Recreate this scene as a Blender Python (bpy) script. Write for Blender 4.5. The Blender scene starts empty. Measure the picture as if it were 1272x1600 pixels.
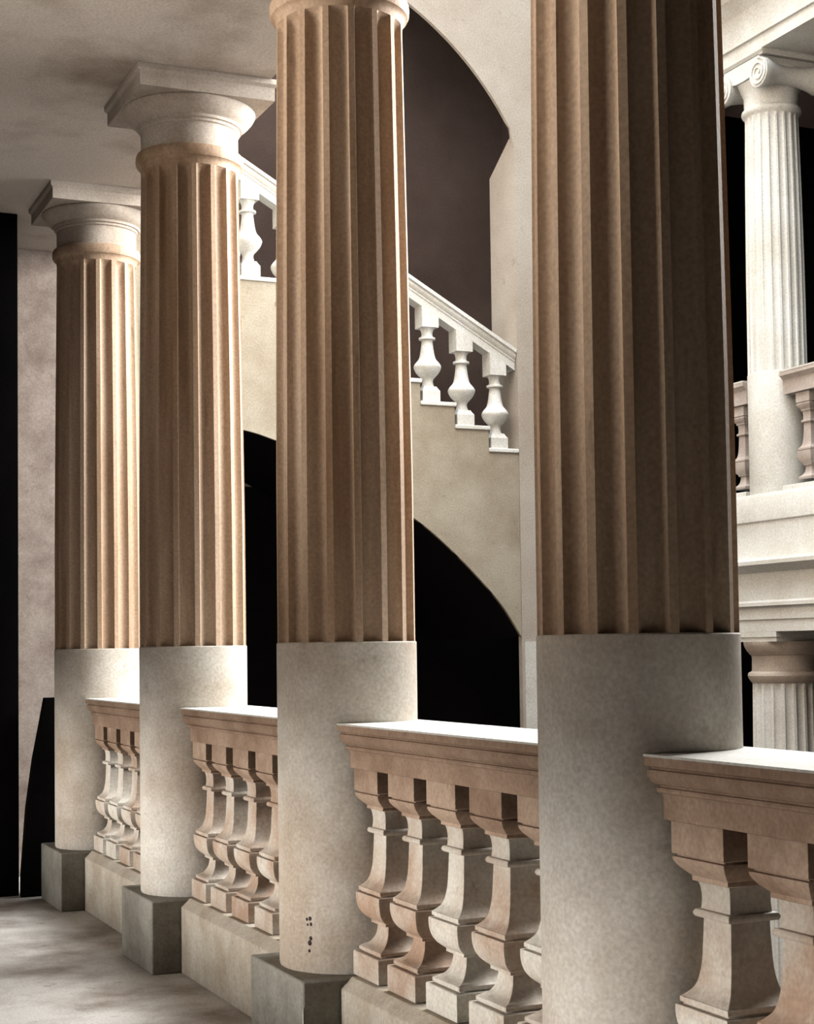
import bpy, bmesh, math, random
from mathutils import Vector, Matrix

S = bpy.context.scene
C = S.collection
PI = math.pi
rnd = random.Random(7)

# ------------------------------------------------------------------ camera
EYE = 1.3357
TH, PT, RO, SH, FPX = 0.413127, 0.04563, 0.013473, 100.09, 2533.69
cam_d = bpy.data.cameras.new('camera')
cam = bpy.data.objects.new('camera', cam_d)
C.objects.link(cam)
fw = Vector((math.sin(TH) * math.cos(PT), math.cos(TH) * math.cos(PT), math.sin(PT)))
rt = Vector((math.cos(TH), -math.sin(TH), 0))
up = rt.cross(fw)
co, si = math.cos(RO), math.sin(RO)
X = rt * co - up * si
Y = rt * si + up * co
Z = -fw
cam.matrix_world = Matrix(((X.x, Y.x, Z.x, 0), (X.y, Y.y, Z.y, 0), (X.z, Y.z, Z.z, EYE), (0, 0, 0, 1)))
cam_d.sensor_fit = 'HORIZONTAL'
cam_d.sensor_width = 36
cam_d.lens = FPX / 1272 * 36
cam_d.shift_x = -(si * SH) / 1272
cam_d.shift_y = (co * SH) / 1272
cam_d.clip_start = 0.05
S.camera = cam

# ------------------------------------------------------------------ light
S.view_settings.view_transform = 'Standard'
S.view_settings.look = 'None'
S.view_settings.exposure = 0.0
S.view_settings.gamma = 1
S.view_settings.use_curve_mapping = False
S.cycles.use_denoising = True
S.cycles.max_bounces = 6
S.cycles.diffuse_bounces = 1
S.cycles.sample_clamp_indirect = 6
w = bpy.data.worlds.new('world')
S.world = w
w.use_nodes = True
w.node_tree.nodes['Background'].inputs[0].default_value = (0.85, 0.93, 1, 1)
w.node_tree.nodes['Background'].inputs[1].default_value = 0.006


def area(name, loc, d, sx, sy, power, col, spread=180):
    l = bpy.data.lights.new(name, 'AREA')
    l.shape = 'RECTANGLE'
    l.size, l.size_y = sx, sy
    l.energy = power
    l.color = col
    l.spread = math.radians(spread)
    o = bpy.data.objects.new(name, l)
    o.location = loc
    o.rotation_euler = Vector(d).to_track_quat('-Z', 'Y').to_euler()
    C.objects.link(o)
    return o


# daylight falling into the open court, and through the aisle's low window; other lamps are added fills
area('court_skylight', (4.35, 7.2, 7.6), (0, 0.0, -1), 3.4, 5.0, 342, (0.93, 0.97, 1.0), 120)
area('court_rim_fill', (6.3, 6.2, 4.5), (-1, 0.0, -0.2), 3.6, 2.8, 640, (1.0, 0.985, 0.96), 120)  # added fill beyond the frame edge, rims the columns' right sides
area('aisle_window_daylight', (-2.44, 5.2, 0.58), (1, -0.06, 0.0), 8.0, 0.75, 26, (1.0, 0.96, 0.91), 16)
area('aisle_upper_fill', (-2.44, 5.2, 2.9), (1, -0.32, 0.10), 3.2, 1.0, 44, (1.0, 0.92, 0.82), 60)  # added fill for the upper shafts, no such opening known
area('stairwell_fill', (4.0, 11.7, 7.4), (0, 0, -1), 3.0, 1.6, 60, (1.0, 0.93, 0.86), 120)  # added fill, lifts the dark void behind the arch


# ------------------------------------------------------------------ materials
def stone(name, a, b, c=None, scale=3.0, rough=0.75, bump=0.15, fine=90, rand=0.0, streak=False, contrast=(0.35, 0.65), spec=0.25):
    m = bpy.data.materials.new(name)
    m.use_nodes = True
    nt = m.node_tree
    N, L = nt.nodes, nt.links
    bs = N['Principled BSDF']
    bs.inputs['Roughness'].default_value = rough
    bs.inputs['Specular IOR Level'].default_value = spec
    tc = N.new('ShaderNodeTexCoord')
    mp = N.new('ShaderNodeMapping')
    L.new(tc.outputs['Object'], mp.inputs[0])
    if streak:
        mp.inputs['Scale'].default_value = (1, 1, 0.12)
    info = N.new('ShaderNodeObjectInfo')
    ad = N.new('ShaderNodeVectorMath')
    ad.operation = 'ADD'
    mu = N.new('ShaderNodeVectorMath')
    mu.operation = 'SCALE'
    L.new(info.outputs['Location'], mu.inputs[0])
    mu.inputs['Scale'].default_value = 1.7
    L.new(mp.outputs[0], ad.inputs[0])
    L.new(mu.outputs[0], ad.inputs[1])
    n1 = N.new('ShaderNodeTexNoise')
    n1.inputs['Scale'].default_value = scale
    n1.inputs['Detail'].default_value = 6
    n1.inputs['Roughness'].default_value = 0.62
    L.new(ad.outputs[0], n1.inputs['Vector'])
    r1 = N.new('ShaderNodeMapRange')
    r1.inputs['From Min'].default_value, r1.inputs['From Max'].default_value = contrast
    L.new(n1.outputs['Fac'], r1.inputs['Value'])
    mx = N.new('ShaderNodeMix')
    mx.data_type = 'RGBA'
    mx.inputs['A'].default_value = (*a, 1)
    mx.inputs['B'].default_value = (*b, 1)
    fac = r1.outputs[0]
    if rand:
        rr = N.new('ShaderNodeMath')
        rr.operation = 'MULTIPLY_ADD'
        L.new(info.outputs['Random'], rr.inputs[0])
        rr.inputs[1].default_value = rand
        rr.inputs[2].default_value = -rand / 2
        sm = N.new('ShaderNodeMath')
        sm.operation = 'ADD'
        sm.use_clamp = True
        L.new(r1.outputs[0], sm.inputs[0])
        L.new(rr.outputs[0], sm.inputs[1])
        fac = sm.outputs[0]
    L.new(fac, mx.inputs['Factor'])
    out = mx.outputs['Result']
    # fine grain of the stone
    n2 = N.new('ShaderNodeTexNoise')
    n2.inputs['Scale'].default_value = fine
    n2.inputs['Detail'].default_value = 3
    L.new(tc.outputs['Object'], n2.inputs['Vector'])
    r2 = N.new('ShaderNodeMapRange')
    r2.inputs['From Min'].default_value, r2.inputs['From Max'].default_value = 0.3, 0.7
    r2.inputs['To Min'].default_value, r2.inputs['To Max'].default_value = 0.84, 1.12
    L.new(n2.outputs['Fac'], r2.inputs['Value'])
    m2 = N.new('ShaderNodeMix')
    m2.data_type = 'RGBA'
    m2.blend_type = 'MULTIPLY'
    m2.inputs['Factor'].default_value = 1
    L.new(out, m2.inputs['A'])
    L.new(r2.outputs[0], m2.inputs['B'])
    out = m2.outputs['Result']
    # sparse dark specks and blotches
    if c:
        n3 = N.new('ShaderNodeTexNoise')
        n3.inputs['Scale'].default_value = scale * 5
        n3.inputs['Detail'].default_value = 8
        n3.inputs['Roughness'].default_value = 0.7
        L.new(ad.outputs[0], n3.inputs['Vector'])
        r3 = N.new('ShaderNodeMapRange')
        r3.inputs['From Min'].default_value, r3.inputs['From Max'].default_value = 0.6, 0.72
        r3.inputs['To Max'].default_value = 0.6
        L.new(n3.outputs['Fac'], r3.inputs['Value'])
        m3 = N.new('ShaderNodeMix')
        m3.data_type = 'RGBA'
        L.new(r3.outputs[0], m3.inputs['Factor'])
        L.new(out, m3.inputs['A'])
        m3.inputs['B'].default_value = (*c, 1)
        out = m3.outputs['Result']
    L.new(out, bs.inputs['Base Color'])
    bp = N.new('ShaderNodeBump')
    bp.inputs['Strength'].default_value = bump
    bp.inputs['Distance'].default_value = 0.004
    L.new(n2.outputs['Fac'], bp.inputs['Height'])
    L.new(bp.outputs[0], bs.inputs['Normal'])
    return m


M_DRUM = stone('pale_column_stone', (0.72, 0.68, 0.61), (0.44, 0.36, 0.28), (0.30, 0.24, 0.18), 1.8, 0.7)
M_SHAFT = stone('brown_fluted_stone', (0.64, 0.475, 0.345), (0.33, 0.20, 0.115), (0.18, 0.10, 0.055), 5.0, 0.65, streak=True, contrast=(0.3, 0.7))
M_CAP = stone('capital_stone', (0.62, 0.54, 0.46), (0.44, 0.36, 0.29), None, 3.0)
M_RAIL = stone('rose_brown_rail_stone', (0.48, 0.335, 0.24), (0.27, 0.17, 0.11), (0.16, 0.09, 0.06), 5.0, 0.6, contrast=(0.3, 0.7))
M_BAL = stone('baluster_stone', (0.66, 0.62, 0.54), (0.40, 0.27, 0.19), (0.26, 0.16, 0.11), 2.6, 0.65, rand=0.5, contrast=(0.4, 0.66))
M_BLOCK = stone('plinth_block_stone', (0.34, 0.325, 0.28), (0.19, 0.17, 0.14), (0.11, 0.09, 0.07), 4.0, 0.75)
M_CURB = stone('kerb_stone', (0.60, 0.55, 0.46), (0.42, 0.345, 0.26), (0.25, 0.19, 0.13), 4.0, 0.75)
M_FLOOR = stone('aisle_floor_stone', (0.86, 0.82, 0.76), (0.34, 0.27, 0.22), (0.14, 0.10, 0.08), 1.6, 0.6, contrast=(0.44, 0.66))
M_PLAST = stone('vault_plaster', (0.80, 0.71, 0.62), (0.30, 0.22, 0.15), None, 1.1, 0.6, contrast=(0.48, 0.74))
M_STRING = stone('stringer_stone', (0.46, 0.41, 0.32), (0.33, 0.27, 0.195), (0.18, 0.14, 0.10), 2.2, 0.8)
M_WALL = stone('stair_wall_stone', (0.52, 0.47, 0.405), (0.42, 0.355, 0.29), (0.26, 0.20, 0.15), 1.8, 0.8)
M_WHITE = stone('white_stone', (0.80, 0.79, 0.74), (0.68, 0.65, 0.58), None, 3.0, 0.7)  # also carries the skylight painted on the rail tops
M_DARK = stone('aisle_end_shade', (0.009, 0.008, 0.008), (0.005, 0.005, 0.005), None, 2.0, 0.9, spec=0.03)  # near-black: shade at the aisle end put into the colour
M_GLOOM = stone('gloom_brown', (0.22, 0.17, 0.155), (0.14, 0.105, 0.095), None, 0.8, 0.8, spec=0.1)  # unlit stone: its gloom is put into the base colour
M_VOID = stone('gallery_void_shade', (0.016, 0.014, 0.014), (0.010, 0.009, 0.009), None, 0.8, 0.8, spec=0.1)  # near-black: shade of the gallery interior put into the colour
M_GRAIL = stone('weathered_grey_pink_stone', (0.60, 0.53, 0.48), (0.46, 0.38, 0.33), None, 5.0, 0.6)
M_BLACK = stone('black_shade', (0.012, 0.011, 0.012), (0.008, 0.007, 0.008), None, 1.0, 0.9, spec=0.05)  # under-stair shade put into the colour, also cuts bounced light
M_RESP = stone('respond_stone', (0.40, 0.33, 0.28), (0.24, 0.18, 0.15), (0.12, 0.09, 0.07), 4.0, 0.8)
M_BTOP = stone('rust_stained_baluster_stone', (0.50, 0.36, 0.265), (0.31, 0.20, 0.135), (0.20, 0.12, 0.08), 5.0, 0.65, rand=0.6, contrast=(0.4, 0.66))
M_PIT = stone('dark_pits', (0.05, 0.035, 0.03), (0.03, 0.02, 0.02), None, 8.0)


# ------------------------------------------------------------------ helpers
def finish(bm, ang=32):
    bmesh.ops.remove_doubles(bm, verts=bm.verts, dist=1e-6)
    bmesh.ops.recalc_face_normals(bm, faces=bm.faces)
    lim = math.radians(ang)
    for f in bm.faces:
        f.smooth = True
    for e in bm.edges:
        e.smooth = not (len(e.link_faces) == 2 and e.calc_face_angle(9) > lim)


def obj(name, bm, mat, parent=None, loc=None, ang=32, bevel=0.0):
    finish(bm, ang)
    me = bpy.data.meshes.new(name)
    bm.to_mesh(me)
    bm.free()
    me.materials.append(mat)
    o = bpy.data.objects.new(name, me)
    C.objects.link(o)
    if parent:
        o.parent = parent
    if loc:
        o.location = loc
    if bevel:
        b = o.modifiers.new('bevel', 'BEVEL')
        b.width = bevel
        b.segments = 2
        b.limit_method = 'ANGLE'
        b.angle_limit = math.radians(40)
    return o


def tag(o, label=None, cat=None, group=None, kind=None):
    if label: o['label'] = label
    if cat: o['category'] = cat
    if group: o['group'] = group
    if kind: o['kind'] = kind
    return o


def thing(name, loc, label, cat, group=None):
    o = bpy.data.objects.new(name, None)
    o.empty_display_size = 0.1
    o.location = loc
    C.objects.link(o)
    return tag(o, label, cat, group, 'thing')


def box(bm, x0, x1, y0, y1, z0, z1):
    v = [bm.verts.new((x, y, z)) for z in (z0, z1) for y in (y0, y1) for x in (x0, x1)]
    for f in ((0, 1, 3, 2), (4, 6, 7, 5), (0, 4, 5, 1), (2, 3, 7, 6), (0, 2, 6, 4), (1, 5, 7, 3)):
        bm.faces.new([v[i] for i in f])
    return bm


def bx(*a):
    return box(bmesh.new(), *a)


def prism(bm, pts, axis, a, b):
    """extrude a polygon; axis 'y': pts are (x, z); axis 'x': pts are (y, z)"""
    def mk(p, t):
        return (p[0], t, p[1]) if axis == 'y' else (t, p[0], p[1])
    lo = [bm.verts.new(mk(p, a)) for p in pts]
    hi = [bm.verts.new(mk(p, b)) for p in pts]
    n = len(pts)
    for i in range(n):
        bm.faces.new((lo[i], lo[(i + 1) % n], hi[(i + 1) % n], hi[i]))
    bmesh.ops.triangulate(bm, faces=[bm.faces.new(lo), bm.faces.new(hi)])
    return bm


def lathe(bm, prof, n=64, cx=0, cy=0):
    rings = []
    for r, z in prof:
        rings.append([bm.verts.new((cx + r * math.cos(2 * PI * i / n), cy + r * math.sin(2 * PI * i / n), z)) for i in range(n)])
    for a, b in zip(rings, rings[1:]):
        for i in range(n):
            bm.faces.new((a[i], a[(i + 1) % n], b[(i + 1) % n], b[i]))
    bm.faces.new(rings[0])
    bm.faces.new(rings[-1])
    return bm


def square_lathe(bm, prof, cx=0, cy=0):
    rings = []
    for r, z in prof:
        rings.append([bm.verts.new((cx + sx * r, cy + sy * r, z)) for sx, sy in ((-1, -1), (1, -1), (1, 1), (-1, 1))])
    for a, b in zip(rings, rings[1:]):
        for i in range(4):
            bm.faces.new((a[i], a[(i + 1) % 4], b[(i + 1) % 4], b[i]))
    bm.faces.new(rings[0])
    bm.faces.new(rings[-1])
    return bm


def smooth_prof(pts, n=4):
    """Catmull-Rom through (r, z) points"""
    out = []
    P = [pts[0]] + list(pts) + [pts[-1]]
    for i in range(1, len(P) - 2):
        p0, p1, p2, p3 = P[i - 1:i + 3]
        for k in range(n):
            t = k / n
            out.append(tuple(0.5 * (2 * p1[j] + (p2[j] - p0[j]) * t + (2 * p0[j] - 5 * p1[j] + 4 * p2[j] - p3[j]) * t * t + (3 * p1[j] - p0[j] - 3 * p2[j] + p3[j]) * t ** 3) for j in (0, 1)))
    out.append(pts[-1])
    return out


def fluted(bm, rows, nf=16, depth=0.027, fillet=0.24, seg=10, phase=11.25):
    """rows: (z, R, k) with k the share of the full flute depth"""
    angs = []
    pitch = 360 / nf
    fw_ = pitch * fillet
    for i in range(nf):
        a0 = phase + i * pitch - fw_ / 2
        angs += [(a0, 0)]
        for k in range(seg + 1):
            t = k / seg
            angs.append((a0 + fw_ + (pitch - fw_) * t, max(0.0, 1 - (2 * t - 1) ** 2) ** 0.55 if 0 < k < seg else 0))
    rings = []
    for z, R, kd in rows:
        rings.append([bm.verts.new(((R - depth * d * kd) * math.cos(math.radians(a)), (R - depth * d * kd) * math.sin(math.radians(a)), z)) for a, d in angs])
    n = len(angs)
    for a, b in zip(rings, rings[1:]):
        for i in range(n):
            bm.faces.new((a[i], a[(i + 1) % n], b[(i + 1) % n], b[i]))
    bm.faces.new(rings[0])
    bm.faces.new(rings[-1])
    return bm


# ------------------------------------------------------------------ setting
YK = [3.2389 + 1.84375 * k for k in range(4)]
RC = 0.2351
FLZ = 1.366

tag(obj('floor', bx(-2.5, 2.2, -3, 10.0, -0.25, 0), M_FLOOR), kind='structure')
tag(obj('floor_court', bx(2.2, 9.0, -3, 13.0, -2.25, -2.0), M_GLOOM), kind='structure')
tag(obj('wall_court_side', bx(2.1, 2.2, -3, 10.0, -2.0, -0.25), M_CURB), kind='structure')
tag(obj('ceiling', bx(-2.5, 2.28, -3, 10.0, 3.835, 4.15), M_PLAST), kind='structure')
tag(obj('wall_upper', bx(1.98, 2.28, -3, 10.39, 4.15, 7.8), M_PLAST), kind='structure')
# the wall of the aisle with its low window opening
bm = bmesh.new()
prism(bm, [(-3, 0), (1.2, 0), (1.2, 3.93), (-3, 3.93)], 'x', -2.7, -2.5)
prism(bm, [(9.4, 0), (9.4, 3.93), (6.9, 3.93), (6.9, 2.3), (3.5, 2.3), (3.5, 3.93), (1.2, 3.93), (1.2, 0.75), (9.35, 0.75), (9.35, 0)], 'x', -2.7, -2.5)
prism(bm, [(3.5, 3.5), (6.9, 3.5), (6.9, 3.93), (3.5, 3.93)], 'x', -2.7, -2.5)
prism(bm, [(1.2, 0), (9.35, 0), (9.35, 0.12), (1.2, 0.12)], 'x', -2.7, -2.5)
tag(obj('wall_left', bm, M_GLOOM), kind='structure')
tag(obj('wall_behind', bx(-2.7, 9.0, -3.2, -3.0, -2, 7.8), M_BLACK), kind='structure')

# end of the aisle: black sheet standing for the passage's shade, and the respond pier
bm = bx(-2.5, 1.646, 9.2, 9.28, 0, 3.834)
tag(obj('shade_sheet_1', bm, M_DARK), kind='structure')  # added black sheet in place of the shaded passage
tag(obj('trim_respond', bx(1.787, 2.12, 9.985, 10.4, 0, 3.834), M_RESP), kind='structure')


def arc(cx, cz, r, a0, a1, n):
    return [(cx + r * math.cos(math.radians(a0 + (a1 - a0) * i / n)), cz + r * math.sin(math.radians(a0 + (a1 - a0) * i / n))) for i in range(n + 1)]


# end wall of the court (plane y = 10) with the tall arch the stair passes through
bm = bmesh.new()
AC, AZ, AR = 3.346, 3.926, 2.151
a_sp = math.degrees(math.asin((4.995 - AZ) / AR))
ac = arc(AC, AZ, AR, a_sp, 119, 40)
for (xa, za), (xb, zb) in zip(ac, ac[1:]):
    vs = [bm.verts.new((x, y, zz)) for y in (10.0, 10.03) for x, zz in ((xa, za), (xb, zb), (xb, 7.8), (xa, 7.8))]
    for f in ((0, 1, 2, 3), (7, 6, 5, 4), (0, 4, 5, 1), (3, 2, 6, 7)):
        bm.faces.new([vs[i] for i in f])
box(bm, 5.243, 6.86, 10.0, 10.03, 2.55, 7.8)
prism(bm, [(10.03, 2.55), (10.39, 2.55), (10.39, 4.74), (10.03, 4.97)], 'x', 5.2432, 6.86)
box(bm, 5.7, 6.86, 10.03, 10.39, 4.98, 7.8)
prism(bm, [(ac[0][0], 7.8), (ac[0][0], ac[0][1]), (5.2431, 4.86), (5.2431, 7.8)], 'y', 10.0, 10.03)
box(bm, 5.243, 6.86, 10.0, 10.05, -2, 2.55)
box(bm, 5.9, 6.86, 10.05, 10.39, -2, 2.55)
tag(obj('wall_back', bm, M_WALL), kind='structure')
tag(obj('trim_impost', bx(5.262, 6.85, 9.992, 9.9995, -2, 1.385), M_WHITE), kind='structure')
# the stairwell behind the arch, its gloom put into the wall colour
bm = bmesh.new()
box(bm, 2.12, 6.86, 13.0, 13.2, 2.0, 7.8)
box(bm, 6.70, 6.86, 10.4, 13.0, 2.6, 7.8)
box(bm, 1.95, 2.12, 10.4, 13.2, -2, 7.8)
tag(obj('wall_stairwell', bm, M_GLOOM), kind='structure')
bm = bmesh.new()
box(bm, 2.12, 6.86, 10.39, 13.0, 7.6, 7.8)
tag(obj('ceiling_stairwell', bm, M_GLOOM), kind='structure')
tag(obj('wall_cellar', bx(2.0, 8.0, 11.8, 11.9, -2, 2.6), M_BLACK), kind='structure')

# gallery side
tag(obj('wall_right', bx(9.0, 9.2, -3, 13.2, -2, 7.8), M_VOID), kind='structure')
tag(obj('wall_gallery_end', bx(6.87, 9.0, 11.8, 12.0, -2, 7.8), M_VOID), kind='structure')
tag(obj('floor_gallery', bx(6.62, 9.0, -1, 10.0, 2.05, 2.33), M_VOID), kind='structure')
tag(obj('ceiling_gallery', bx(6.62, 9.0, -1, 10.0, 5.3, 5.45), M_GLOOM), kind='structure')
# entablature between the storeys: profile (x outward is negative)
lo = [(6.86, 1.425), (6.38, 1.425), (6.38, 1.50), (6.37, 1.505), (6.37, 1.59), (6.345, 1.592), (6.345, 1.615), (6.375, 1.63), (6.375, 1.81),
      (6.34, 1.835), (6.30, 1.86), (6.30, 1.885), (6.37, 1.90), (6.38, 1.92), (6.38, 2.14), (6.37, 2.15), (6.37, 2.30), (6.385, 2.33), (6.86, 2.33)]
bm = prism(bmesh.new(), lo, 'y', 0, 1)
bm.free()


def extr_y(prof, y0, y1):
    bm = bmesh.new()
    a = [bm.verts.new((p[0], y0, p[1])) for p in prof]
    b = [bm.verts.new((p[0], y1, p[1])) for p in prof]
    n = len(prof)
    for i in range(n):
        bm.faces.new((a[i], a[(i + 1) % n], b[(i + 1) % n], b[i]))
    bmesh.ops.triangulate(bm, faces=[bm.faces.new(a), bm.faces.new(b)])
    return bm


tag(obj('trim_1', extr_y(lo, -1, 9.99), M_WHITE), kind='structure')
hi = [(6.86, 5.26), (6.38, 5.26), (6.38, 5.345), (6.362, 5.35), (6.362, 5.56), (6.33, 5.60), (6.27, 5.63), (6.27, 5.665), (6.20, 5.68), (6.20, 5.80),
      (6.15, 5.86), (6.10, 5.90), (6.10, 5.96), (6.86, 5.96)]
tag(obj('trim_2', extr_y(hi, -1, 9.99), M_WHITE), kind='structure')
tag(obj('wall_gallery', bx(6.6, 6.86, -1, 9.99, 5.96, 7.8), M_WHITE), kind='structure')

# ------------------------------------------------------------------ colonnade
col_lab = ['fluted brown stone column nearest the camera, the widest one, behind the rightmost rail end',
           'tall fluted column on a chipped square block, between the two fully seen balustrades',
           'fluted column with its ring and spreading capital in view, third back in the row',
           'farthest fluted column of the row, darkest capital, beside the black doorway']


def shaft_rows():
    R = [(FLZ, 0.233, 0), (FLZ, 0.233, 1), (FLZ + 0.003, 0.2325, 1), (1.9, 0.2318, 1), (2.3, 0.2285, 1), (2.7, 0.2245, 1), (3.1, 0.2195, 1), (3.38, 0.2165, 1)]
    for k, z in ((0.97, 3.41), (0.86, 3.43), (0.62, 3.448), (0.0, 3.458)):
        R.append((z, 0.2158, k))
    return R


def column(i, y, parts=True):
    t = thing('stone_column', (2, y, 0), col_lab[i], 'column', 'columns of the near colonnade')
    b = obj('base_block', bx(-0.263, 0.263, -0.263, 0.263, 0, 0.3040), M_BLOCK, t, bevel=0.006)
    obj('lower_drum', lathe(bmesh.new(), [(RC - 0.003, 0.3042), (RC, 0.315), (RC, FLZ - 0.004), (RC - 0.003, FLZ)], 96), M_DRUM, t)
    obj('fluted_shaft', fluted(bmesh.new(), shaft_rows()), M_SHAFT, t, ang=40)
    ring = [(0.2155, 3.458), (0.2175, 3.475), (0.225, 3.487), (0.234, 3.492), (0.2385, 3.502), (0.2395, 3.515), (0.2385, 3.53), (0.234, 3.54), (0.2165, 3.546)]
    obj('neck_ring', lathe(bmesh.new(), ring, 72), M_SHAFT, t)
    ech = [(0.2155, 3.546), (0.2155, 3.642), (0.224, 3.647), (0.224, 3.658), (0.234, 3.661), (0.236, 3.672)] + smooth_prof([(0.238, 3.674), (0.262, 3.690), (0.284, 3.715), (0.294, 3.735), (0.292, 3.742)], 4)
    cap = lathe(bmesh.new(), ech, 72)
    c = obj('capital', cap, M_CAP, t)
    ab = square_lathe(bmesh.new(), [(0.300, 3.742), (0.300, 3.80), (0.305, 3.804), (0.312, 3.812), (0.312, 3.834)])
    obj('abacus', ab, M_CAP, c)
    return t


for i, y in enumerate(YK):
    t = column(i, y)
    if i == 1:
        bm = prism(bmesh.new(), [(0.0, 0.235), (-0.006, 0.205), (-0.008, 0.15), (-0.020, 0.02), (0.0, 0.01)], 'x', -0.2636, -0.2625)
        bmesh.ops.translate(bm, vec=(0, 0, 0), verts=bm.verts)
        for v_ in bm.verts: v_.co.y = -0.2636 - v_.co.y
        tag(obj('chipped_edge', bm, M_WHITE, t), 'bright white chipped corner')
        # cluster of dark pits low on the drum
        for k, (az, z, s) in enumerate([(212.5, 0.475, .0045), (215.5, 0.478, .006), (216.3, 0.460, .005), (213.2, 0.458, .0035), (216, 0.415, .006), (215, 0.400, .0075), (214.6, 0.375, .0045)]):
            bm = bmesh.new()
            bmesh.ops.create_uvsphere(bm, u_segments=10, v_segments=6, radius=1)
            bmesh.ops.scale(bm, vec=(0.0025, s, s * 1.2), verts=bm.verts)
            a = math.radians(az)
            bmesh.ops.rotate(bm, cent=(0, 0, 0), matrix=Matrix.Rotation(a, 3, 'Z'), verts=bm.verts)
            bmesh.ops.translate(bm, vec=(RC * math.cos(a), RC * math.sin(a), z), verts=bm.verts)
            o = obj('dark_pit', bm, M_PIT, t)

# ------------------------------------------------------------------ balustrades
CF, CB = 0.117, 0.205
front = [(-CF, 1.101), (-CF, 1.079), (-0.104, 1.0765), (-0.103, 1.0715), (-0.1105, 1.070), (-0.112, 1.063), (-0.111, 1.056), (-0.107, 1.047), (-0.099, 1.0395),
         (-0.087, 1.037), (-0.0865, 1.0325), (-0.0925, 1.031), (-0.0938, 1.026), (-0.0925, 1.021), (-0.083, 1.0185), (-0.080, 1.012), (-0.080, 0.962)]
back = [((CB - CF) - c, z) for c, z in front]


def rail_prof():
    n = 20
    top = [(CB - (CB + CF) * k / n, 1.101) for k in range(1, n)]
    bot = [(front[-1][0] + (back[-1][0] - front[-1][0]) * k / n, 0.962) for k in range(1, n)]
    return front + bot + back[::-1] + top


def scribed(prof, ya, yb, sa, sb):
    """profile (c, z) run along y; an end with s = 1 is cut to fit round the column"""
    bm = bmesh.new()
    R = RC + 0.001
    def e(c, y, s, d):
        return y + d * (math.sqrt(max(R * R - c * c, 0)) if s else 0)
    A = [bm.verts.new((c, e(c, ya, sa, 1), z)) for c, z in prof]
    B = [bm.verts.new((c, e(c, yb, sb, -1), z)) for c, z in prof]
    n = len(prof)
    for i in range(n):
        bm.faces.new((A[i], A[(i + 1) % n], B[(i + 1) % n], B[i]))
    if not sa: bmesh.ops.triangulate(bm, faces=[bm.faces.new(A)])
    if not sb: bmesh.ops.triangulate(bm, faces=[bm.faces.new(B)])
    return bm


BP = [(0.0985, 0.308), (0.1035, 0.311), (0.1035, 0.3845), (0.101, 0.387), (0.084, 0.3875), (0.084, 0.3905), (0.0892, 0.392), (0.0892, 0.4015)] + \
     smooth_prof([(0.0875, 0.403), (0.066, 0.4145), (0.0535, 0.429), (0.0465, 0.4455), (0.0432, 0.467), (0.0440, 0.476)], 3) + \
     [(0.0585, 0.477), (0.0585, 0.486)] + \
     smooth_prof([(0.0600, 0.4875), (0.0690, 0.494), (0.0800, 0.5045), (0.0895, 0.521), (0.0945, 0.541), (0.0960, 0.560), (0.0955, 0.572)], 3) + \
     [(0.083, 0.5735), (0.083, 0.577), (0.0885, 0.578), (0.0885, 0.5895)] + \
     smooth_prof([(0.0870, 0.590), (0.0765, 0.599), (0.0665, 0.611), (0.0600, 0.628), (0.0550, 0.655), (0.0522, 0.690), (0.0495, 0.7535)], 4) + \
     [(0.0500, 0.759)] + smooth_prof([(0.0625, 0.760), (0.0655, 0.765), (0.0655, 0.770), (0.0620, 0.776)], 3) + \
     smooth_prof([(0.0535, 0.777), (0.0515, 0.800), (0.0535, 0.822), (0.0570, 0.834)], 3) + \
     [(0.0660, 0.836), (0.0660, 0.847)] + \
     smooth_prof([(0.0680, 0.848), (0.0760, 0.855), (0.0870, 0.866), (0.0945, 0.878), (0.0955, 0.886)], 3) + \
     [(0.0875, 0.8875), (0.0875, 0.891), (0.0965, 0.8925), (0.0965, 0.9615)]
PROF_STEPS = BP
bal_mesh_src = None

kerb = [(-0.138, 0.0), (-0.138, 0.273), (-0.100, 0.308), (0.140, 0.308), (0.178, 0.273), (0.178, -0.0)]


def make_baluster(parent, y):
    global bal_mesh_src
    if bal_mesh_src is None:
        o = obj('baluster', square_lathe(bmesh.new(), PROF_STEPS), M_BAL, parent, ang=28, bevel=0.0012)
        bal_mesh_src = o
        o.data.materials.append(M_BTOP)
        for p in o.data.polygons:
            if p.center.z > 0.834: p.material_index = 1
    else:
        o = bal_mesh_src.copy()
        o.parent = parent
        C.objects.link(o)
    o.location = (0.02, y, 0)
    return o


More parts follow.
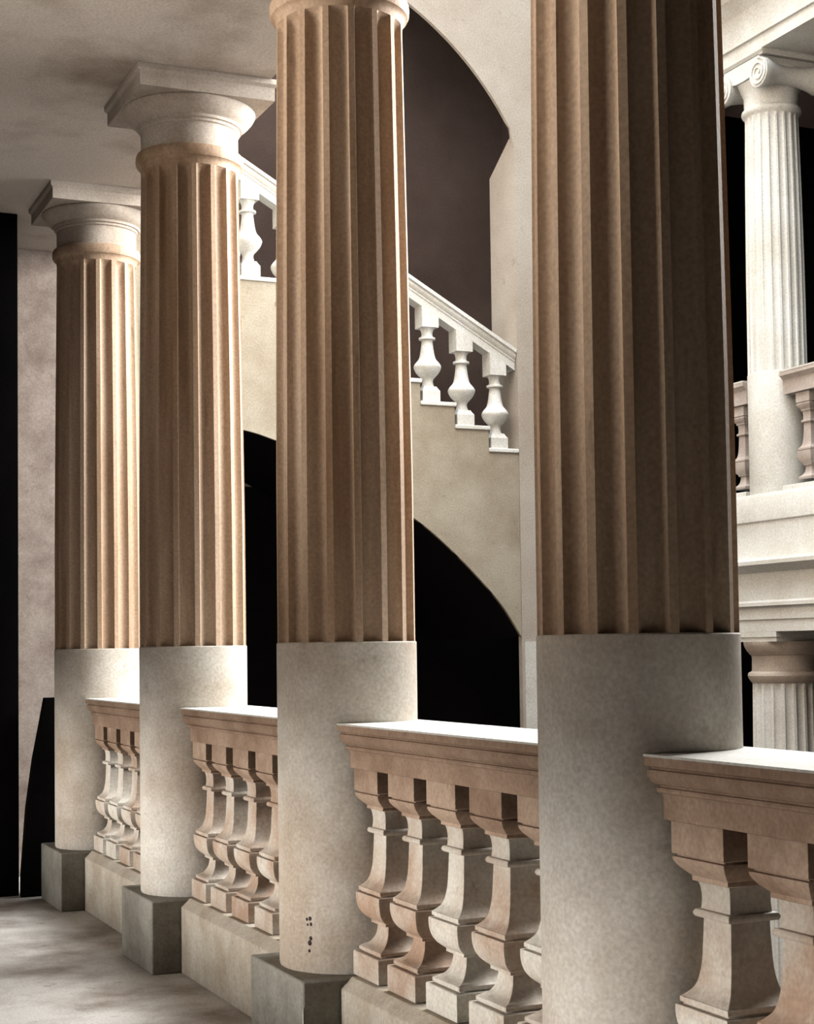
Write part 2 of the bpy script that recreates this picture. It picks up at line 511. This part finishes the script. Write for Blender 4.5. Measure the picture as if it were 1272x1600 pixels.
bays = [
    (YK[0], YK[0] - 1.84375, [-0.341, -0.618, -0.902, -1.185], True, False, 'near balustrade end with rose-brown rail, in front of the widest column'),
    (YK[1], YK[0], [-0.341, -0.619, -0.902, -1.185, -1.468], True, True, 'balustrade with five large balusters between the widest column and the pitted column'),
    (YK[2], YK[1], [-0.341, -0.619, -0.902, -1.185, -1.468], True, True, 'balustrade over a pale sunlit kerb, left of the pitted column'),
    (YK[3], YK[2], [-0.341, -0.619, -0.902, -1.185, -1.468], True, True, 'farthest balustrade, a narrow strip of thin balusters beside the darkest column'),
]
for ya, yb, bs_, sa, sb, lab in bays:
    t = thing('balustrade', (2, ya, 0), lab, 'balustrade', 'balustrades between the columns')
    L = ya - yb
    # mirrored run: from the far column (ya) down to the near one (yb)
    bm = scribed(rail_prof(), -L, 0, sb, sa)
    obj('handrail', bm, M_RAIL, t, ang=25)
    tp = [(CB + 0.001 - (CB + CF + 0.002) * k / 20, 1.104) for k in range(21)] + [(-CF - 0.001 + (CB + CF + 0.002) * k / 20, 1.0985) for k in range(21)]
    obj('lit_rail_top', scribed(tp, -L, 0, sb, sa), M_WHITE, t, ang=25)  # white slab: skylight on the cap tops put into its colour
    g0 = 0.2655 if sb else 0.0
    bm = bmesh.new()
    n = len(kerb)
    A = [bm.verts.new((c, -L + g0, z)) for c, z in kerb]
    B = [bm.verts.new((c, -0.2655, z)) for c, z in kerb]
    for i in range(n):
        bm.faces.new((A[i], A[(i + 1) % n], B[(i + 1) % n], B[i]))
    bm.faces.new(A)
    bm.faces.new(B)
    obj('kerb', bm, M_CURB, t, bevel=0.003)
    for yy in bs_:
        make_baluster(t, yy)

# low dark partition standing for shade in the last bay, its side sloping outward
bm = prism(bmesh.new(), [(1.6465, 0.0), (1.648, 0.12), (1.676, 0.49), (1.712, 0.75), (1.777, 1.07), (1.777, 1.097), (1.90, 1.097), (1.90, 0)], 'y', 9.12, 9.18)
tag(obj('low_shade_panel', bm, M_DARK, bevel=0.004), 'low black shade partition with a sloping side, behind the farthest column at the aisle end', 'panel', kind='thing')

# ------------------------------------------------------------------ staircase
TX, TZ, RUN, RISE = 4.494, 3.029, 0.2572, 0.1515     # riser line and tread height of the second step seen
st = thing('staircase', (3.8, 10.0, 0), 'pale stone stair flight over a black arch, seen between the columns', 'staircase')
low = [(5.25, -2.0), (5.25, 0.79), (5.25, 1.40), (5.1104, 1.6131), (4.9676, 1.772), (4.8067, 1.9293), (4.614, 2.0976), (4.449, 2.2188), (4.20, 2.375), (3.95, 2.51), (3.70, 2.63), (3.4367, 2.7228), (3.2514, 2.773), (3.0, 2.80), (2.75, 2.77), (2.5, 2.68), (2.3, 2.55), (2.3, -2.0), (2.14, -2.0)]
arcpts = smooth_prof(low[2:17], 4)
steps = []
ks = list(range(-2, 9))
for k in ks:                      # k = 0 is the tread from x = 4.494 to 4.751; k grows to the left (up)
    x1 = TX + RUN * (1 - k)
    z = TZ + RISE * k
    x0 = x1 - RUN
    steps.append((k, x0, x1, z))
top = []
for k, x0, x1, z in steps:
    if x1 > 5.27: x1 = 5.2400
    if x0 < 2.14: x0 = 2.14
    top += [(x1, z - 0.03), (x0, z - 0.03)]
def arch_z(x):
    for (xa, za), (xb, zb) in zip(arcpts, arcpts[1:]):
        if min(xa, xb) - 1e-9 <= x <= max(xa, xb) + 1e-9 and abs(xb - xa) > 1e-6:
            return za + (zb - za) * (x - xa) / (xb - xa)
    return 1.40


# stringer wall, front face in the plane y = 10, built strip by strip between arch and steps
bm = bmesh.new()
for k, x0, x1, z in steps:
    xa, xb = max(x0, 2.3), min(x1, 5.2400)
    m = 8
    for q in range(m):
        u, v = xa + (xb - xa) * q / m, xa + (xb - xa) * (q + 1) / m
        vs = [bm.verts.new((x - 3.8, y, zz)) for y in (0, 0.025) for x, zz in ((u, arch_z(u)), (v, arch_z(v)), (v, z - 0.03), (u, z - 0.03))]
        for f in ((0, 1, 2, 3), (7, 6, 5, 4), (0, 4, 5, 1), (3, 2, 6, 7)):
            bm.faces.new([vs[i] for i in f])
        if q == 0: bm.faces.new([vs[i] for i in (0, 3, 7, 4)])
        if q == m - 1: bm.faces.new([vs[i] for i in (1, 5, 6, 2)])
obj('stringer_wall', bm, M_STRING, st)
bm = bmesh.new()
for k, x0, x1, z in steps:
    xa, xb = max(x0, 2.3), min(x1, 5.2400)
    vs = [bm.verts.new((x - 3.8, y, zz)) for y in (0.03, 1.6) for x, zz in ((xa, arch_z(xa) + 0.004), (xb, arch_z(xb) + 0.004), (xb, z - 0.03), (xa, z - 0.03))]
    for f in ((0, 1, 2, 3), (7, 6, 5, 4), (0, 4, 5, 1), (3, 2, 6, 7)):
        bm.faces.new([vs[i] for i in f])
obj('flight_underside', bm, M_BLACK, st)  # black faces: shade under the flight put into the colour
for k, x0, x1, z in steps:
    xa, xb = max(x0, 2.14), min(x1 + 0.012, 5.2400)
    bm = box(bmesh.new(), xa - 3.8, xb - 3.8, -0.012, 1.6, z - 0.0295, z)
    obj('tread', bm, M_WHITE, st, bevel=0.006)
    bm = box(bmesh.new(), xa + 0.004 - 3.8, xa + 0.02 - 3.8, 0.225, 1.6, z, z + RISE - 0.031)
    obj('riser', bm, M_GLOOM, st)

sb = thing('stair_balustrade', (3.8, 10.08, 0.001), 'white sloping balustrade rising leftward on the stair flight', 'balustrade')
rs = (4.5771 - 3.4269) / (5.2412 - 3.2267)


def railz(x): return 3.430 + rs * (5.2412 - x)


prof = [(-0.075, 0.0), (-0.075, -0.026), (-0.062, -0.032), (-0.062, -0.05), (-0.055, -0.066), (-0.046, -0.076), (-0.05, -0.082), (-0.05, -0.088), (-0.044, -0.094), (-0.044, -0.148),
        (0.06, -0.148), (0.06, -0.09), (0.075, -0.03), (0.09, 0)]
bm = bmesh.new()
A = [bm.verts.new((5.2400 - 3.8, c, railz(5.240) + z)) for c, z in prof]
B = [bm.verts.new((2.2 - 3.8, c, railz(2.2) + z)) for c, z in prof]
n = len(prof)
for i in range(n):
    bm.faces.new((A[i], A[(i + 1) % n], B[(i + 1) % n], B[i]))
bmesh.ops.triangulate(bm, faces=[bm.faces.new(A), bm.faces.new(B)])
obj('handrail', bm, M_WHITE, sb, ang=20)


def stair_baluster(x, z):
    bm = bmesh.new()
    h = 0.062
    square_lathe(bm, [(h + .003, 0), (h + .003, 0.075), (h - 0.012, 0.098), (0.046, 0.108)])
    body = [(0.047, 0.105), (0.040, 0.125), (0.036, 0.145), (0.040, 0.162)] + smooth_prof([(0.052, 0.175), (0.078, 0.205), (0.092, 0.232), (0.094, 0.252), (0.080, 0.275), (0.062, 0.296), (0.052, 0.325), (0.044, 0.372), (0.038, 0.425)], 4) + \
           [(0.040, 0.432), (0.056, 0.434), (0.058, 0.441), (0.056, 0.449), (0.042, 0.452), (0.038, 0.470), (0.040, 0.490), (0.047, 0.505), (0.054, 0.515)]
    lathe(bm, body, 40)
    # top block cut to the slope of the rail
    zt = [railz(x + sx * h) - 0.1485 - z for sx in (-1, 1)]
    v = []
    for zz in (0.515, None):
        for sy in (-1, 1):
            for q, sx in enumerate((-1, 1)):
                v.append(bm.verts.new((sx * h, sy * h, zz if zz is not None else zt[q])))
    for f in ((0, 1, 3, 2), (4, 6, 7, 5), (0, 4, 5, 1), (2, 3, 7, 6), (0, 2, 6, 4), (1, 5, 7, 3)):
        bm.faces.new([v[i] for i in f])
    return obj('baluster', bm, M_WHITE, sb, loc=(x - 3.8, 0.0, z))


for k, x0, x1, z in steps:
    cx = x0 + 0.092
    if 2.3 < cx < 5.2:
        stair_baluster(cx, z)

# ------------------------------------------------------------------ gallery: lower Doric column, upper Ionic column
GX, GY = 6.62, 8.885
t = thing('doric_column', (GX, GY, -2.0), 'pale fluted column with brown shaded capital, low at the right edge below the entablature', 'column')
obj('base_block', bx(-0.27, 0.27, -0.27, 0.27, 0, 0.18), M_WHITE, t, bevel=0.005)
rows = [(0.18, 0.235, 0), (0.19, 0.235, 1), (1.4, 0.232, 1), (2.3, 0.222, 1), (3.03, 0.212, 1), (3.07, 0.211, 0.6), (3.085, 0.211, 0)]
obj('fluted_shaft', fluted(bmesh.new(), rows, 18, 0.016, phase=10), M_WHITE, t, ang=40)
obj('neck_ring', lathe(bmesh.new(), [(0.212, 3.085), (0.225, 3.10), (0.236, 3.118), (0.242, 3.135), (0.238, 3.152), (0.216, 3.165)], 56), M_CAP, t)
obj('capital', lathe(bmesh.new(), [(0.214, 3.165), (0.212, 3.25), (0.216, 3.27), (0.226, 3.275)] + smooth_prof([(0.228, 3.28), (0.245, 3.30), (0.262, 3.335), (0.266, 3.36)], 3), 56), M_CAP, t)
obj('abacus', square_lathe(bmesh.new(), [(0.232, 3.36), (0.232, 3.385), (0.24, 3.39), (0.24, 3.424)]), M_WHITE, t)

t = thing('ionic_column', (GX, GY, 2.33), 'white column with scrolled capital on the upper gallery at right', 'column')
obj('lower_drum', lathe(bmesh.new(), [(0.198, 0.0), (0.2, 0.006), (0.2, 0.81), (0.198, 0.815)], 64), M_WHITE, t)
rows = [(0.815, 0.197, 0), (0.82, 0.197, 1), (1.5, 0.194, 1), (2.1, 0.186, 1), (2.50, 0.178, 1), (2.535, 0.1775, 0.7), (2.55, 0.1775, 0)]
obj('fluted_shaft', fluted(bmesh.new(), rows, 20, 0.012, phase=9), M_WHITE, t, ang=40)
obj('neck_ring', lathe(bmesh.new(), [(0.1775, 2.55), (0.186, 2.562), (0.196, 2.572), (0.199, 2.585), (0.196, 2.60), (0.18, 2.608)], 48), M_WHITE, t)
capi = obj('capital', lathe(bmesh.new(), [(0.18, 2.608), (0.182, 2.70), (0.20, 2.74), (0.225, 2.785), (0.232, 2.82), (0.225, 2.85)], 48), M_WHITE, t)
# cushion joining the scrolls, both faces, sagging in the middle
bm = bmesh.new()
pts = []
for k in range(13):
    s = -1 + 2 * k / 12
    pts.append((s * 0.2, 2.775 + 0.03 * s * s))
pts = [(p[0], p[1]) for p in pts] + [(0.2, 2.90), (-0.2, 2.90)]
prism(bm, pts, 'x', -0.235, 0.235)
obj('cushion', bm, M_WHITE, capi)
obj('abacus', square_lathe(bmesh.new(), [(0.235, 2.895), (0.235, 2.905), (0.25, 2.918), (0.25, 2.9295)]), M_WHITE, capi)


def volute(sy):
    """a baluster-like bolster with a raised spiral band on both faces"""
    bm = bmesh.new()
    cy, cz, R = sy * 0.205, 2.775, 0.098
    n = 40
    rings = []
    for x, r in ((-0.25, R), (-0.215, R), (-0.18, R * 0.86), (-0.09, R * 0.66), (0, R * 0.6), (0.09, R * 0.66), (0.18, R * 0.86), (0.215, R), (0.25, R)):
        rings.append([bm.verts.new((x, cy + r * math.cos(2 * PI * i / n), cz + r * math.sin(2 * PI * i / n))) for i in range(n)])
    for a, b in zip(rings, rings[1:]):
        for i in range(n):
            bm.faces.new((a[i], a[(i + 1) % n], b[(i + 1) % n], b[i]))
    bm.faces.new(rings[0])
    bm.faces.new(rings[-1])
    o = obj('scroll', bm, M_WHITE, capi)
    for sx in (-1, 1):
        bm = bmesh.new()
        pr = None
        N = 90
        for k in range(N + 1):
            a = 2 * PI * 2.4 * k / N
            r = R * (1 - 0.80 * k / N) - 0.004
            wd = 0.0085 * (1 - 0.5 * k / N)
            def P(q, h): return bm.verts.new((sx * (0.25 + h), cy + sy * q * math.sin(a), cz + q * math.cos(a)))
            cur = [P(r - wd, 0), P(r - wd * 0.6, 0.009), P(r + wd * 0.4, 0.009), P(r + wd * 0.5, 0)]
            if pr:
                for j in range(3):
                    bm.faces.new((pr[j], pr[j + 1], cur[j + 1], cur[j]))
            pr = cur
        obj('spiral_band', bm, M_WHITE, capi)


volute(-1)
volute(1)

GB = [(h * 0.72, 2.33 + (z - 0.308) * 0.985) for h, z in BP]


def gallery_bal(name, y0, y1, ys, lab):
    t = thing('gallery_balustrade', (6.6, y0, 2.33), lab, 'balustrade', 'balustrades of the upper gallery')
    hr = [(-0.12, 0.79), (-0.12, 0.765), (-0.105, 0.755), (-0.09, 0.735), (-0.09, 0.645), (0.09, 0.645), (0.09, 0.735), (0.12, 0.765), (0.12, 0.79)]
    bm = bmesh.new()
    A = [bm.verts.new((c, 0, z)) for c, z in hr]
    B = [bm.verts.new((c, y1 - y0, z)) for c, z in hr]
    n = len(hr)
    for i in range(n):
        bm.faces.new((A[i], A[(i + 1) % n], B[(i + 1) % n], B[i]))
    bm.faces.new(A)
    bm.faces.new(B)
    obj('handrail', bm, M_GRAIL, t, ang=20)
    tp = obj('lit_rail_top', bx(-0.122, 0.122, 0, y1 - y0, 0.79, 0.80), M_WHITE, t)  # white top slab again paints the skylight on the rail
    obj('kerb', bx(-0.115, 0.115, 0, y1 - y0, 0.0, 0.045), M_WHITE, t, bevel=0.004)
    src = None
    for y in ys:
        if src is None:
            prof = [(h, max(z - 2.33, 0.0455)) for h, z in GB if z - 2.33 > 0.03]
            o = obj('baluster', square_lathe(bmesh.new(), prof), M_GRAIL, t, ang=28)
            src = o
        else:
            o = src.copy()
            o.parent = t
            C.objects.link(o)
        o.location = (0, y - y0, 0)
    return t


gallery_bal('a', 6.9, GY - 0.202, [8.51, 8.21, 7.91, 7.61, 7.31, 7.01], 'gallery balustrade at the right edge, in front of the white scrolled column')
gallery_bal('b', GY + 0.202, 9.985, [9.225, 9.525, 9.825], 'sliver of gallery balustrade seen between the widest column and the white scrolled column')
